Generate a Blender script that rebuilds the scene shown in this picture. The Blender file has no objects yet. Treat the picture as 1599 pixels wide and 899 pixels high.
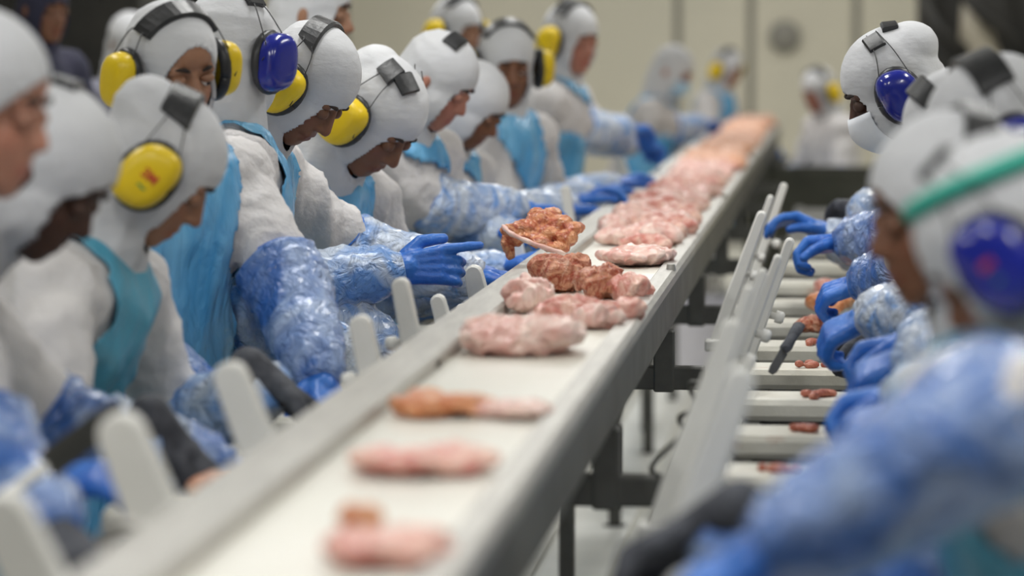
import bpy, math, random
import numpy as np
from mathutils import Vector, Matrix
random.seed(7); rng = np.random.default_rng(7)
SC = bpy.context.scene
COL = SC.collection

# ------------------------------------------------------------------ camera, world, exposure
FPX = 5000.0; VPX, VPY = 1305.0, 70.0; CAMZ = 1.5
BETA = math.atan((450-VPY)/FPX); ALPHA = math.atan((VPX-800)/FPX*math.cos(BETA))
CF = Vector((-math.sin(ALPHA)*math.cos(BETA), math.cos(ALPHA)*math.cos(BETA), -math.sin(BETA)))
CR = Vector((math.cos(ALPHA), math.sin(ALPHA), 0)); CU = CR.cross(CF)
cam = bpy.data.cameras.new('camera'); camo = bpy.data.objects.new('camera', cam); COL.objects.link(camo)
cam.sensor_width = 36; cam.lens = FPX/1599*36
camo.matrix_world = Matrix(((CR.x, CU.x, -CF.x, 0), (CR.y, CU.y, -CF.y, 0), (CR.z, CU.z, -CF.z, CAMZ), (0, 0, 0, 1)))
cam.dof.use_dof = True; cam.dof.focus_distance = 6.75; cam.dof.aperture_fstop = 2.4
cam.clip_end = 200
SC.camera = camo
w = bpy.data.worlds.new('world'); SC.world = w; w.use_nodes = True
w.node_tree.nodes['Background'].inputs[0].default_value = (0.93, 0.96, 1.0, 1)
w.node_tree.nodes['Background'].inputs[1].default_value = 0.14
SC.view_settings.view_transform = 'Standard'; SC.view_settings.look = 'None'
SC.view_settings.gamma = 1; SC.view_settings.exposure = 0.0
SC.view_settings.use_curve_mapping = False
SC.cycles.max_bounces = 6; SC.cycles.use_denoising = True
FLOOR = -0.10
CEIL = 3.6
LAMPS = [(x, y) for x in (-2.9, -0.9, 1.3) for y in (2.5, 7.0, 12.0, 17.5, 23.0)]
LAMP_W = 32.5

def at(px, py, Y):
    d = CF*FPX + CR*(px-800) - CU*(py-450)
    t = Y/d.y
    return Vector((0, 0, CAMZ)) + d*t
def onz(px, py, z):
    d = CF*FPX + CR*(px-800) - CU*(py-450)
    return Vector((0, 0, CAMZ)) + d*((z-CAMZ)/d.z)

# ------------------------------------------------------------------ materials
MATS = {}
def mat(name, c1, c2=None, rough=.5, metal=0, scale=8, bump=0, bscale=30, detail=4, stretch=(1, 1, 1), lo=.35, hi=.65,
        trans=0, sss=0, emit=0, spec=.5, c3=None, c3lo=.6, c3scale=3, coat=0, tint=False, dist=0, bdist=.01):
    if name in MATS: return MATS[name]
    m = bpy.data.materials.new(name); m.use_nodes = True; nt = m.node_tree; N = nt.nodes; L = nt.links
    b = N['Principled BSDF']; b.inputs['Roughness'].default_value = rough; b.inputs['Metallic'].default_value = metal
    b.inputs['Specular IOR Level'].default_value = spec; b.inputs['Coat Weight'].default_value = coat
    if sss:
        b.inputs['Subsurface Weight'].default_value = sss; b.inputs['Subsurface Scale'].default_value = .006
    if emit:
        b.inputs['Emission Color'].default_value = (*c1, 1); b.inputs['Emission Strength'].default_value = emit
    tc = N.new('ShaderNodeTexCoord'); mp = N.new('ShaderNodeMapping'); mp.inputs['Scale'].default_value = stretch
    L.new(tc.outputs['Object'], mp.inputs[0])
    def ramp(sc, lo, hi, a, bcol):
        n = N.new('ShaderNodeTexNoise'); n.inputs['Scale'].default_value = sc; n.inputs['Detail'].default_value = detail
        n.inputs['Distortion'].default_value = dist
        L.new(mp.outputs[0], n.inputs['Vector'])
        r = N.new('ShaderNodeMapRange'); r.inputs[1].default_value = lo; r.inputs[2].default_value = hi
        L.new(n.outputs[0], r.inputs[0])
        mx = N.new('ShaderNodeMix'); mx.data_type = 'RGBA'; L.new(r.outputs[0], mx.inputs[0])
        for k, c in ((6, a), (7, bcol)):
            if isinstance(c, tuple): mx.inputs[k].default_value = (*c, 1)
            else: L.new(c, mx.inputs[k])
        return mx.outputs[2]
    out = None
    if c2: out = ramp(scale, lo, hi, c1, c2)
    if c3: out = ramp(c3scale, c3lo, c3lo+.12, out, c3)
    if tint:
        vc = N.new('ShaderNodeAttribute'); vc.attribute_name = 'tint'
        mx = N.new('ShaderNodeMix'); mx.data_type = 'RGBA'; mx.blend_type = 'MULTIPLY'; mx.inputs[0].default_value = 1
        if out: L.new(out, mx.inputs[6])
        else: mx.inputs[6].default_value = (*c1, 1)
        L.new(vc.outputs[0], mx.inputs[7]); out = mx.outputs[2]
    if out: L.new(out, b.inputs['Base Color'])
    else: b.inputs['Base Color'].default_value = (*c1, 1)
    if bump:
        n = N.new('ShaderNodeTexNoise'); n.inputs['Scale'].default_value = bscale; n.inputs['Detail'].default_value = 5
        n.inputs['Distortion'].default_value = dist
        L.new(mp.outputs[0], n.inputs['Vector'])
        bp = N.new('ShaderNodeBump'); bp.inputs['Strength'].default_value = bump; bp.inputs['Distance'].default_value = bdist
        L.new(n.outputs[0], bp.inputs['Height']); L.new(bp.outputs[0], b.inputs['Normal'])
    if trans: b.inputs['Transmission Weight'].default_value = trans
    MATS[name] = m; return m

M_hood = mat('hood_cloth', (.66, .665, .685), (.58, .585, .61), .9, scale=6, bump=.4, bscale=14, stretch=(1, 1, 2.0), bdist=.012, spec=.2)
M_coat = mat('coat_cloth', (.72, .70, .70), (.60, .58, .59), .9, scale=4, bump=.6, bscale=22, bdist=.02)
M_apron = mat('apron_plastic', (.05, .31, .64), (.22, .55, .84), .26, scale=7, bump=1, bscale=18, stretch=(1, 1, .35), bdist=.02, coat=.2, dist=1)
M_apron2 = mat('apron_plastic_teal', (.06, .30, .45), (.13, .42, .58), .3, scale=5, bump=.8, bscale=18, stretch=(1, 1, .35), bdist=.02)
M_sleeve = mat('sleeve_plastic', (.16, .34, .74), (.62, .70, .84), .25, scale=9, lo=.36, hi=.6, bump=1, bscale=28, bdist=.02, dist=1.5, coat=.3)
M_sleeve2 = mat('sleeve_plastic_deep', (.05, .16, .52), (.42, .54, .80), .25, scale=7, lo=.38, hi=.68, bump=1, bscale=26, bdist=.02, dist=1.5, coat=.3)
M_gblue = mat('glove_blue', (.015, .11, .50), (.04, .19, .64), .38, scale=14, bump=.5, bscale=60, bdist=.006)
M_gdark = mat('glove_grey_knit', (.035, .038, .05), (.09, .095, .115), .75, scale=30, bump=.6, bscale=120, bdist=.004)
M_black = mat('black_pad', (.012, .013, .015), (.03, .03, .033), .38, scale=20, bump=.3, bscale=80, bdist=.003)
M_yel = mat('muff_yellow', (.84, .60, .01), (.78, .54, .01), .38, scale=10, bump=.15, bscale=30)
M_blu = mat('muff_blue', (.006, .014, .24), (.01, .02, .30), .2, scale=10, bump=.1, bscale=30, coat=.4)
M_red = mat('red_print', (.55, .05, .03)); M_green = mat('green_print', (.08, .28, .08))
M_teal = mat('green_band', (.03, .38, .29), (.05, .45, .34), .5)
M_mask = mat('face_mask', (.82, .84, .88), (.74, .77, .83), .8, bump=.2)
M_maskb = mat('face_mask_blue', (.45, .65, .82), (.38, .58, .76), .8, bump=.2)
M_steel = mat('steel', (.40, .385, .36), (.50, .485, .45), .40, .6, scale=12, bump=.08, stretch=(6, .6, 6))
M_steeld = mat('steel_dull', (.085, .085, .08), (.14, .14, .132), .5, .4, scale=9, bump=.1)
M_steelb = mat('steel_knife', (.5, .5, .5), (.4, .4, .4), .25, .95)
M_belt = mat('belt_white', (.80, .78, .71), (.74, .72, .64), .35, scale=6, bump=.05, bscale=90)
M_wplast = mat('white_plastic', (.86, .85, .81), (.78, .77, .73), .45, scale=9, bump=.1, bscale=60)
M_board = mat('board_plastic', (.78, .76, .68), (.70, .67, .58), .42, scale=10, bump=.15, bscale=50, c3=(.52, .33, .25), c3lo=.66, c3scale=9)
M_floor = mat('floor_tile', (.76, .75, .69), (.66, .65, .59), .35, scale=4, bump=.05)
M_floor2 = mat('floor_tile_pale', (.86, .86, .82), (.78, .78, .74), .35, scale=4, bump=.05)
M_grout = mat('grout', (.20, .20, .18), None, .9)
M_wall = mat('wall_panel', (.66, .62, .51), (.60, .57, .47), .55, scale=.8, bump=.05)
M_joint = mat('wall_joint', (.26, .25, .22), None, .8)
M_dark = mat('dark_rubber', (.012, .012, .011), (.03, .028, .024), .7, scale=3)
M_olive = mat('shadow_box_olive', (.03, .033, .022), (.06, .06, .045), .6, scale=3)
M_beige = mat('beige_housing', (.42, .38, .30), (.36, .33, .26), .5, scale=3)
M_lamp = mat('lamp_lens', (.9, .97, 1.0), None, .5, emit=3.0)
M_trou = mat('trousers_cloth', (.72, .72, .73), (.62, .62, .64), .85, bump=.4, bscale=20)
M_boot = mat('boot_rubber', (.75, .75, .73), None, .4)
M_navy = mat('navy_jacket', (.02, .022, .05), (.035, .035, .07), .8, bump=.4, bscale=20)
M_pale = mat('jacket_grey', (.20, .20, .25), (.14, .14, .18), .8, bump=.4, bscale=20)
M_eye = mat('eye_white', (.75, .72, .68), None, .2); M_iris = mat('eye_iris', (.03, .015, .01), None, .15)
M_brow = mat('eyebrow_hair', (.02, .012, .01), (.04, .025, .02), .8, scale=60, bump=.5, bscale=200)
SKIN = {'rosy': (.52, .25, .17), 'tan': (.36, .18, .105), 'brown': (.22, .095, .05), 'dark': (.085, .038, .024), 'red': (.46, .20, .14)}
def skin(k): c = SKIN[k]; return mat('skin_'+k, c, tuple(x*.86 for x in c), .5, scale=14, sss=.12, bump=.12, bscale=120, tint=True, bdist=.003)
M_meat = mat('meat_pink', (.60, .20, .16), (.86, .56, .46), .28, scale=22, lo=.38, hi=.62, bump=.7, bscale=55, bdist=.006, c3=(.50, .10, .08), c3lo=.60, c3scale=13, dist=1.2, sss=.05)
M_meatpale = mat('meat_pale', (.74, .40, .35), (.90, .68, .60), .26, scale=18, lo=.38, hi=.62, bump=.5, bscale=50, bdist=.005, c3=(.60, .20, .15), c3lo=.64, c3scale=10, dist=1.2, sss=.05)
M_meatdark = mat('meat_brown', (.40, .08, .04), (.74, .36, .22), .25, scale=32, lo=.36, hi=.64, bump=1, bscale=60, bdist=.008, c3=(.74, .46, .34), c3lo=.58, c3scale=16, dist=2)
M_meator = mat('meat_orange', (.62, .20, .07), (.82, .42, .22), .28, scale=18, lo=.36, hi=.64, bump=.9, bscale=55, bdist=.008, c3=(.42, .10, .05), c3lo=.60, c3scale=14, dist=1.5)
M_meatfar = mat('meat_salmon', (.72, .36, .22), (.82, .50, .36), .35, scale=14, bump=.6, bscale=40, bdist=.01)
M_scrap = mat('meat_scrap', (.40, .09, .05), (.56, .20, .13), .3, scale=40, bump=.8, bscale=80)

# ------------------------------------------------------------------ mesh helpers
def link(name, me, m=None, parent=None, smooth=True):
    o = bpy.data.objects.new(name, me); COL.objects.link(o)
    if m and not me.materials: me.materials.append(m)
    if parent is not None: o.parent = parent
    if smooth and len(me.polygons): me.polygons.foreach_set('use_smooth', [True]*len(me.polygons))
    return o
def mesh(name, V, F):
    me = bpy.data.meshes.new(name); me.from_pydata([tuple(v) for v in V], [], F); me.update(); return me
def empty(name, loc, label=None, cat=None, group=None):
    o = bpy.data.objects.new(name, None); COL.objects.link(o); o.location = loc; o.empty_display_size = .05
    return tag(o, label, cat, group)
def tag(o, label=None, cat=None, group=None, kind=None):
    if label: o['label'] = label
    if cat: o['category'] = cat
    if group: o['group'] = group
    if kind: o['kind'] = kind
    return o
class MB:
    def __init__(s): s.V = []; s.F = []
    def add(s, V, F):
        n = len(s.V); s.V += [tuple(v) for v in V]; s.F += [tuple(i+n for i in f) for f in F]; return s
    def box(s, x0, x1, y0, y1, z0, z1, b=0, M=None):
        if b:   # chamfered box
            V = []; F = []
            cx, cy, cz = (x0+x1)/2, (y0+y1)/2, (z0+z1)/2; hx, hy, hz = (x1-x0)/2, (y1-y0)/2, (z1-z0)/2
            b = min(b, hx*.9, hy*.9, hz*.9); prof = []
            ring = lambda ix, iy, z: [(cx+a*(hx-ix)+0, cy+c*(hy-iy), z) for a, c in ()]
            def rg(inset, z):
                hx2, hy2 = hx-inset, hy-inset; c = b
                return [(cx-hx2+c, cy-hy2, z), (cx+hx2-c, cy-hy2, z), (cx+hx2, cy-hy2+c, z), (cx+hx2, cy+hy2-c, z), (cx+hx2-c, cy+hy2, z), (cx-hx2+c, cy+hy2, z), (cx-hx2, cy+hy2-c, z), (cx-hx2, cy-hy2+c, z)]
            rs = [rg(b*.7, cz-hz), rg(0, cz-hz+b), rg(0, cz+hz-b), rg(b*.7, cz+hz)]
            for r in rs: V += r
            for k in range(3):
                for i in range(8): j = (i+1) % 8; F.append((k*8+i, k*8+j, k*8+8+j, k*8+8+i))
            F.append(tuple(range(7, -1, -1))); F.append(tuple(range(24, 32)))
        else:
            V = [(x0, y0, z0), (x1, y0, z0), (x1, y1, z0), (x0, y1, z0), (x0, y0, z1), (x1, y0, z1), (x1, y1, z1), (x0, y1, z1)]
            F = [(3, 2, 1, 0), (4, 5, 6, 7), (0, 1, 5, 4), (1, 2, 6, 5), (2, 3, 7, 6), (3, 0, 4, 7)]
        if M: V = [tuple(M @ Vector(v)) for v in V]
        return s.add(V, F)
    def prism(s, prof, y0, y1):   # profile in xz swept along y
        n = len(prof); V = [(x, y0, z) for x, z in prof]+[(x, y1, z) for x, z in prof]
        F = [(i, (i+1) % n, (i+1) % n+n, i+n) for i in range(n)]+[tuple(range(n-1, -1, -1)), tuple(range(n, 2*n))]
        return s.add(V, F)
    def tube(s, pts, r, seg=8, closed=False):
        V, F = loft(pts, r, seg); return s.add(V, F)
    def build(s, name, m=None, parent=None, smooth=False): return link(name, mesh(name, s.V, s.F), m, parent, smooth)
def loft(pts, radii, seg=10, flat=1.0, up=None):
    P = [Vector(p) for p in pts]; n = len(P)
    if not hasattr(radii, '__len__'): radii = [radii]*n
    V = []; F = []; t0 = (P[1]-P[0]).normalized()
    a = Vector(up) if up is not None else (Vector((0, 0, 1)) if abs(t0.z) < .9 else Vector((1, 0, 0)))
    a = (a-t0*a.dot(t0)).normalized()
    for i in range(n):
        t = (P[min(i+1, n-1)]-P[max(i-1, 0)]).normalized()
        a = (a-t*a.dot(t)).normalized(); b = t.cross(a)
        for k in range(seg):
            th = 2*math.pi*k/seg; V.append(tuple(P[i]+a*(math.cos(th)*radii[i]*flat)+b*(math.sin(th)*radii[i])))
    for i in range(n-1):
        for k in range(seg):
            l = (k+1) % seg; F.append((i*seg+k, i*seg+l, (i+1)*seg+l, (i+1)*seg+k))
    F.append(tuple(range(seg-1, -1, -1))); F.append(tuple(range((n-1)*seg, n*seg)))
    return V, F
def smooth_path(P, n=8):
    P = [Vector(p) for p in P]; out = []
    Q = [P[0]*2-P[1]]+P+[P[-1]*2-P[-2]]
    for i in range(1, len(Q)-2):
        for k in range(n):
            t = k/n; a, b, c, d = Q[i-1], Q[i], Q[i+1], Q[i+2]
            out.append(.5*((2*b)+(c-a)*t+(2*a-5*b+4*c-d)*t*t+(3*b-a-3*c+d)*t**3))
    out.append(P[-1]); return out

# ---- blobs: closed primitives voxel-fused into ONE continuous surface
def caps(p0, p1, r0, r1, seg=12):
    p0, p1 = Vector(p0), Vector(p1); d = p1-p0; L = d.length
    t = d/L if L > 1e-6 else Vector((0, 0, 1))
    pts = []; rad = []
    for k in range(5): a = math.pi/2*(k/5); pts.append(p0-t*r0*math.cos(a)); rad.append(max(r0*math.sin(a), r0*.05))
    pts.append(p0); rad.append(r0)
    if L > 1e-6: pts.append(p1); rad.append(r1)
    for k in range(4, -1, -1): a = math.pi/2*(k/5); pts.append(p1+t*r1*math.cos(a)); rad.append(max(r1*math.sin(a), r1*.05))
    # manual rings (fixed frame)
    a = Vector((0, 0, 1)) if abs(t.z) < .9 else Vector((1, 0, 0)); a = (a-t*a.dot(t)).normalized(); b = t.cross(a)
    V = []; F = []; n = len(pts)
    for p, r in zip(pts, rad):
        for k in range(seg): th = 2*math.pi*k/seg; V.append(tuple(p+a*(math.cos(th)*r)+b*(math.sin(th)*r)))
    for i in range(n-1):
        for k in range(seg): l = (k+1) % seg; F.append((i*seg+k, i*seg+l, (i+1)*seg+l, (i+1)*seg+k))
    F.append(tuple(range(seg-1, -1, -1))); F.append(tuple(range((n-1)*seg, n*seg)))
    return V, F
def ell(c, r, M=None, seg=20, rings=14):
    V = []; F = []; c = Vector(c)
    M3 = M.to_3x3() if M else None
    for i in range(rings+1):
        ph = math.pi*(i+.02 if i == 0 else (i-.02 if i == rings else i))/rings
        for k in range(seg):
            th = 2*math.pi*k/seg; v = Vector((r[0]*math.sin(ph)*math.cos(th), r[1]*math.sin(ph)*math.sin(th), r[2]*math.cos(ph)))
            if M3: v = M3 @ v
            V.append(tuple(c+v))
    for i in range(rings):
        for k in range(seg): l = (k+1) % seg; F.append((i*seg+k, (i+1)*seg+k, (i+1)*seg+l, i*seg+l))
    F.append(tuple(range(seg))); F.append(tuple(range((rings+1)*seg-1, rings*seg-1, -1)))
    return V, F
TMP = bpy.data.scenes.new('tmp_build')
def blob(name, prims, voxel, sm=4, warp=None, decim=0):
    mb = MB()
    for V, F in prims: mb.add(V, F)
    co = np.array(mb.V)
    if warp is not None:
        c, R, k = np.array(warp[0]), warp[1], warp[2]
        d = co-c; r = np.linalg.norm(d, axis=1)+1e-9; g = np.where(r < R, k*r, r+(k-1)*R)/r; co = c+d*g[:, None]
    me = mesh(name, co, mb.F); o = bpy.data.objects.new('tmp', me); TMP.collection.objects.link(o)
    m = o.modifiers.new('r', 'REMESH'); m.mode = 'VOXEL'; m.voxel_size = voxel
    if sm: s = o.modifiers.new('s', 'SMOOTH'); s.factor = .5; s.iterations = sm
    if decim: dm = o.modifiers.new('d', 'DECIMATE'); dm.ratio = decim
    vl = TMP.view_layers[0]; vl.update(); dg = vl.depsgraph
    r = bpy.data.meshes.new_from_object(o.evaluated_get(dg)); r.name = name
    bpy.data.objects.remove(o); bpy.data.meshes.remove(me)
    if warp is not None:
        co = getco(r); d = co-c; q = np.linalg.norm(d, axis=1)+1e-9
        rr = np.where(q < R*k, q/k, q-(k-1)*R); setco(r, c+d*(rr/q)[:, None])
    r.materials.clear()
    return r
def getco(me):
    a = np.empty(len(me.vertices)*3); me.vertices.foreach_get('co', a); return a.reshape(-1, 3)
def setco(me, co): me.vertices.foreach_set('co', np.asarray(co).ravel()); me.update()
def getno(me):
    a = np.empty(len(me.vertices)*3); me.vertices.foreach_get('normal', a); return a.reshape(-1, 3)
def wav(P, freq, seed, n=7, ax=(1, 1, 1)):
    g = np.random.default_rng(abs(int(seed))); s = np.zeros(len(P)); Q = P*np.array(ax)
    for i in range(n):
        k = g.normal(size=3); k /= np.linalg.norm(k); f = freq*(0.6+1.1*g.random())
        s += np.sin(Q@k*f+g.random()*6.3+1.3*np.sin(Q@g.normal(size=3)*freq*.35))
    return s/n
def crease(P, freq, seed, ax=(1, 1, 1)):  # ridged folds
    return 1-2*np.abs(wav(P, freq, seed, 4, ax))**.7
def displace(me, f): setco(me, getco(me)+getno(me)*np.asarray(f)[:, None])

# ------------------------------------------------------------------ setting
def struct(o): o['kind'] = 'structure'; return o
X0, X1, Y0, Y1 = -7.6, 4.2, -2.0, 26.0
fl = struct(MB().box(X0, X1, Y0, Y1+.3, FLOOR-.1, FLOOR-.012).build('floor', M_grout))
T = .3; tm = None; rest = MB()
for i in range(int(X0/T)-1, int(X1/T)+1):
    for j in range(int(Y0/T), int(Y1/T)):
        x, y = i*T, j*T
        if x < X0 or x+T > X1: continue
        if -1.55 < x < .75 and 9.0 < y < 18.0:
            if tm is None:
                tm = mesh('floor_tile', *(lambda b: (b.V, b.F))(MB().box(0, T-.008, 0, T-.008, -.012, 0, .003)))
                tm.materials.append(M_floor)
            o = bpy.data.objects.new('floor_tile', tm); COL.objects.link(o); o.parent = fl; o.location = (x, y, FLOOR+random.uniform(-.001, .001))
        else: rest.box(x, x+T-.008, y, y+T-.008, FLOOR-.02, FLOOR)
tag(rest.build('tile_field', M_floor, fl), kind='stuff')
g = struct(MB().box(-.88, -.66, 8.5, 20, FLOOR-.005, FLOOR+.012, .004).build('trim_1', M_floor2))
g['label'] = 'pale drain strip in the tiled floor'
# back wall in panels
wb = struct(MB().box(X0, X1, Y1+.03, Y1+.2, FLOOR, CEIL).build('wall_back', M_joint))
seams = [-4.9, -4.0, -3.1, -2.2, -1.27, -.68, .17, .95, 1.85, 2.75, 3.6, X1]
for a, b in zip(seams[:-1], seams[1:]):
    MB().box(a+.03, b-.03, Y1-.01, Y1+.03, FLOOR+.15, CEIL, .006).build('wall_panel', M_wall, wb)
struct(MB().box(-5.0, X1, Y1-.03, Y1+.02, FLOOR, FLOOR+.15, .01).build('baseboard_back', M_joint))
d1 = struct(MB().box(-7.6, -5.0, Y1-.06, Y1+.03, FLOOR, 3.1).build('door_1', M_dark))
for k in range(7): MB().box(-7.4+k*.34, -7.4+k*.34+.31, Y1-.09, Y1-.065, FLOOR+.02, 2.9, .005).build('door_strip', M_dark, d1)
struct(MB().box(X0-.2, X0, Y0, Y1+.2, FLOOR, CEIL).build('wall_left', M_wall))
struct(MB().box(X1, X1+.2, Y0, Y1+.2, FLOOR, CEIL).build('wall_right', M_wall))
struct(MB().box(X0, X1, Y0, Y1+.2, CEIL, CEIL+.1).build('ceiling', mat('ceiling_white', (.6, .6, .58), None, .8)))
cvt = ['nearest', 'second', 'third', 'fourth', 'fifth']
for n, (x, y) in enumerate(LAMPS):
    row = ['left', 'middle', 'right'][n//5]
    t = empty('ceiling_lamp', (x, y, CEIL), 'long white fluorescent ceiling lamp, %s of the %s row' % (cvt[n % 5], row), 'lamp', 'fluorescent ceiling lamps')
    MB().box(-.2, .2, -.8, .8, -.09, 0, .01).build('housing', M_wplast, t)
    MB().box(-.17, .17, -.76, .76, -.10, -.088, .004).build('lens', M_lamp, t)
    L = bpy.data.lights.new('lamp_light', 'AREA'); L.shape = 'RECTANGLE'; L.size = .34; L.size_y = 1.5; L.energy = LAMP_W; L.color = (1.0, .985, .95)
    lo = bpy.data.objects.new('lamp_light', L); COL.objects.link(lo); lo.parent = t; lo.location = (0, 0, -.115)

# ------------------------------------------------------------------ conveyor
BL, BR = -.607, -.384
CY0, CY1 = .9, 20.5
cv = empty('conveyor', (-.5, CY0, FLOOR), 'long steel conveyor with white belt carrying chicken meat through the hall', 'conveyor')
cv.location = (0, 0, 0)
MB().box(BL-.01, BR+.01, CY0, CY1, .985, 1.0, .003).build('belt', M_belt, cv)
MB().prism([(BL, .985), (BL, 1.018), (BL-.006, 1.022), (BL-.078, 1.022), (BL-.086, 1.014), (BL-.086, .90), (BL-.08, .90), (BL-.08, 1.008), (BL-.012, 1.008), (BL-.012, .985)][::-1], CY0, CY1).build('side_rail', M_steel, cv)
MB().prism([(BR, .985), (BR, 1.006), (BR+.004, 1.010), (BR+.034, 1.010), (BR+.042, 1.002), (BR+.042, .985)], CY0, CY1).build('side_rail', M_steel, cv)
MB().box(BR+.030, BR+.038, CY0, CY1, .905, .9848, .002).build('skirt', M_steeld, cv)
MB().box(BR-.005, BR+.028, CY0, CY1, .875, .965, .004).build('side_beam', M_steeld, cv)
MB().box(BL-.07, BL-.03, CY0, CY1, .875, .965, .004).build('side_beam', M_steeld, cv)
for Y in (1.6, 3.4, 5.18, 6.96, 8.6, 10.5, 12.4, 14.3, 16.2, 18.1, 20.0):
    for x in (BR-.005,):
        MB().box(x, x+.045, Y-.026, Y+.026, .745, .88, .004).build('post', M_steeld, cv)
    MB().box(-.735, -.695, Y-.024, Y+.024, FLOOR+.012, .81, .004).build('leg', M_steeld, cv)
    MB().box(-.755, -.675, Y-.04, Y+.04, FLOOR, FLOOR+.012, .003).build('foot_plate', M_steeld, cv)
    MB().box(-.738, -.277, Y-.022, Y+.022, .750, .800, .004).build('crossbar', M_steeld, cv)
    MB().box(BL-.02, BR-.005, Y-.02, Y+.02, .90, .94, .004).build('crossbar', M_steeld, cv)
for Y in (4.9, 8.3, 12.5):
    MB().box(BL-.012, BL+.0, Y-.03, Y+.03, 1.0, 1.016, .002).build('belt_guide', M_wplast, cv)
for Y in (6.98, 10.3, 13.8):
    b = MB()
    V, F = loft([(BR+.030, Y, 1.008), (BR+.030, Y, 1.022)], [.011, .009], 10); b.add(V, F)
    b.build('bolt', M_steel, cv)

# stations: tables both sides
ZB = .83
def table(xa, xb, label, lx, ya=1.2, yb=14.2):
    t = empty('station_table', (0, 0, 0), label, 'table')
    for x in (xa, xb-.035):
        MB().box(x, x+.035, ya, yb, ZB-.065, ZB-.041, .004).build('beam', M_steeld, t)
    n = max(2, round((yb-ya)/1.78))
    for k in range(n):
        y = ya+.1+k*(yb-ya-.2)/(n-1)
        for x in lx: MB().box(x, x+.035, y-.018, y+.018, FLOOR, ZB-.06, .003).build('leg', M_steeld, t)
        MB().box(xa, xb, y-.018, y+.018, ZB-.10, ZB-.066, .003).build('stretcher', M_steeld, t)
    MB().box(xa+.03, xb-.03, ya, yb, ZB-.062, ZB-.052, .003).build('gap_shade_sheet', M_steeld, t)  # dark sheet added under the boards to shade their gaps and hide the floor
    return t
table(-1.06, -.74, 'narrow steel station table along the left side of the belt', (-1.06, -.785), 1.2, 9.25)
table(-.86, -.74, 'short steel table stub behind the left station table, down the belt', (-.785,), 11.0, 13.2)
tr = table(-.17, .09, 'narrow steel station table along the right side of the belt', (.055,))
ordn = ['first', 'second', 'third', 'fourth', 'fifth', 'sixth', 'seventh', 'eighth', 'ninth', 'tenth', 'eleventh', 'twelfth', 'thirteenth', 'fourteenth', 'fifteenth', 'sixteenth']
def scrap_mesh(seed, n=7, s=.02):
    g = random.Random(seed); P = []
    for k in range(n):
        c = (g.gauss(0, s), g.gauss(0, s*.6), .006+g.random()*.006)
        P.append(ell(c, (g.uniform(.008, .018), g.uniform(.007, .014), .008), Matrix.Rotation(g.random()*3, 4, 'Z'), 10, 8))
    me = blob('scrap', P, .003, 2); me.materials.append(M_scrap); return me
SCRAPS = [scrap_mesh(k) for k in range(3)]
def board(xa, xb, y, n, side, scrap):
    o = MB().box(xa, xb, y-.085, y+.085, ZB-.040, ZB, .010).build('cutting_board', M_board, None)
    tag(o, 'white plastic cutting board on the %s table, %s from the camera' % (side, ordn[n]), 'cutting board', 'cutting boards on the %s table' % side)
    if scrap:
        s = bpy.data.objects.new('meat_scrap', SCRAPS[n % 3]); COL.objects.link(s); s.location = (scrap, y-.02, ZB-.002); s.rotation_euler[2] = n*1.3
        sc = 1.0; s.scale = (sc, sc, sc)
        tag(s, 'small red meat scrap on the %s board of the %s table' % (ordn[n], side), 'meat scrap', 'meat scraps on the boards')
for n, y in enumerate([3.1, 3.6, 4.1, 4.58, 5.04, 5.56, 6.12, 6.68, 7.2, 7.8, 8.4, 9.1, 9.9, 10.8]):
    board(-.175, .085, y, n, 'right', {4: -.085, 5: -.03, 6: -.03, 7: -.04, 8: -.02, 9: -.03}.get(n))
for n, y in enumerate([3.0, 3.5, 4.05, 4.6, 5.2, 5.75, 6.3, 6.85, 7.5, 8.2, 9.0]):
    board(-1.055, -.755, y, n, 'left', {4: -.86, 5: -.80, 6: -.82, 8: -.85}.get(n))

# divider plates with pegs
def divider(base, top, wid, n, side, peg=True, extra=''):
    base, top = Vector(base), Vector(top); d = top-base; L = d.length; u = d.normalized()
    sgn = -1 if side == 'left' else 1
    t = empty('divider_plate', base, 'upright white plastic divider plate %s of the belt, %s from the camera%s' % (side, ordn[n], extra), 'divider', 'divider plates %s of the belt' % side)
    yv = Vector((0, 1, 0)); yv = (yv-u*yv.dot(u)).normalized(); xv = yv.cross(u)
    R = Matrix((( xv.x, yv.x, u.x), (xv.y, yv.y, u.y), (xv.z, yv.z, u.z)))
    # rounded-top plate profile
    N = 9; prof = [(-wid*.42, 0), (-wid*.5, L*.3)]
    for k in range(N): a = math.pi*(1-k/(N-1)); prof.append((wid*.40*math.cos(a), L-wid*.40+wid*.40*math.sin(a)))
    prof += [(wid*.5, L*.3), (wid*.42, 0)]
    hy = .016; n_ = len(prof); V = []
    for s_, ins in ((-hy, .004), (-hy+.004, 0), (hy-.004, 0), (hy, .004)):
        for x, z in prof:
            q = 1-ins/max(wid*.5, .01); V.append(tuple(R @ Vector((x*q, s_, z-(ins if z > L*.6 else 0)))))
    F = [tuple(range(n_))[::-1], tuple(range(3*n_, 4*n_))]
    for k in range(3):
        for i in range(n_): j = (i+1) % n_; F.append((k*n_+i, k*n_+j, (k+1)*n_+j, (k+1)*n_+i))
    link('plate', mesh('plate', V, F), M_wplast, t, False)
    if peg:
        for f in (.55,):
            p = R @ Vector((0, 0, L*f)); q = p+(R @ Vector((sgn*(wid*.5+.028), 0, .003)))
            V, F = loft([p, p+(q-p)*.55, p+(q-p)*.56, q-(q-p)*.1, q], [.007, .007, .0125, .0125, .008], 12)
            link('peg', mesh('peg', V, F), M_wplast, t)
    foot = R @ Vector((0, 0, -.0)); 
    MB().box(-wid*.5-.006, wid*.5+.006, -.022, .022, -.012, .016, .004).build('foot_block', M_wplast, t)
    return t
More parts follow.
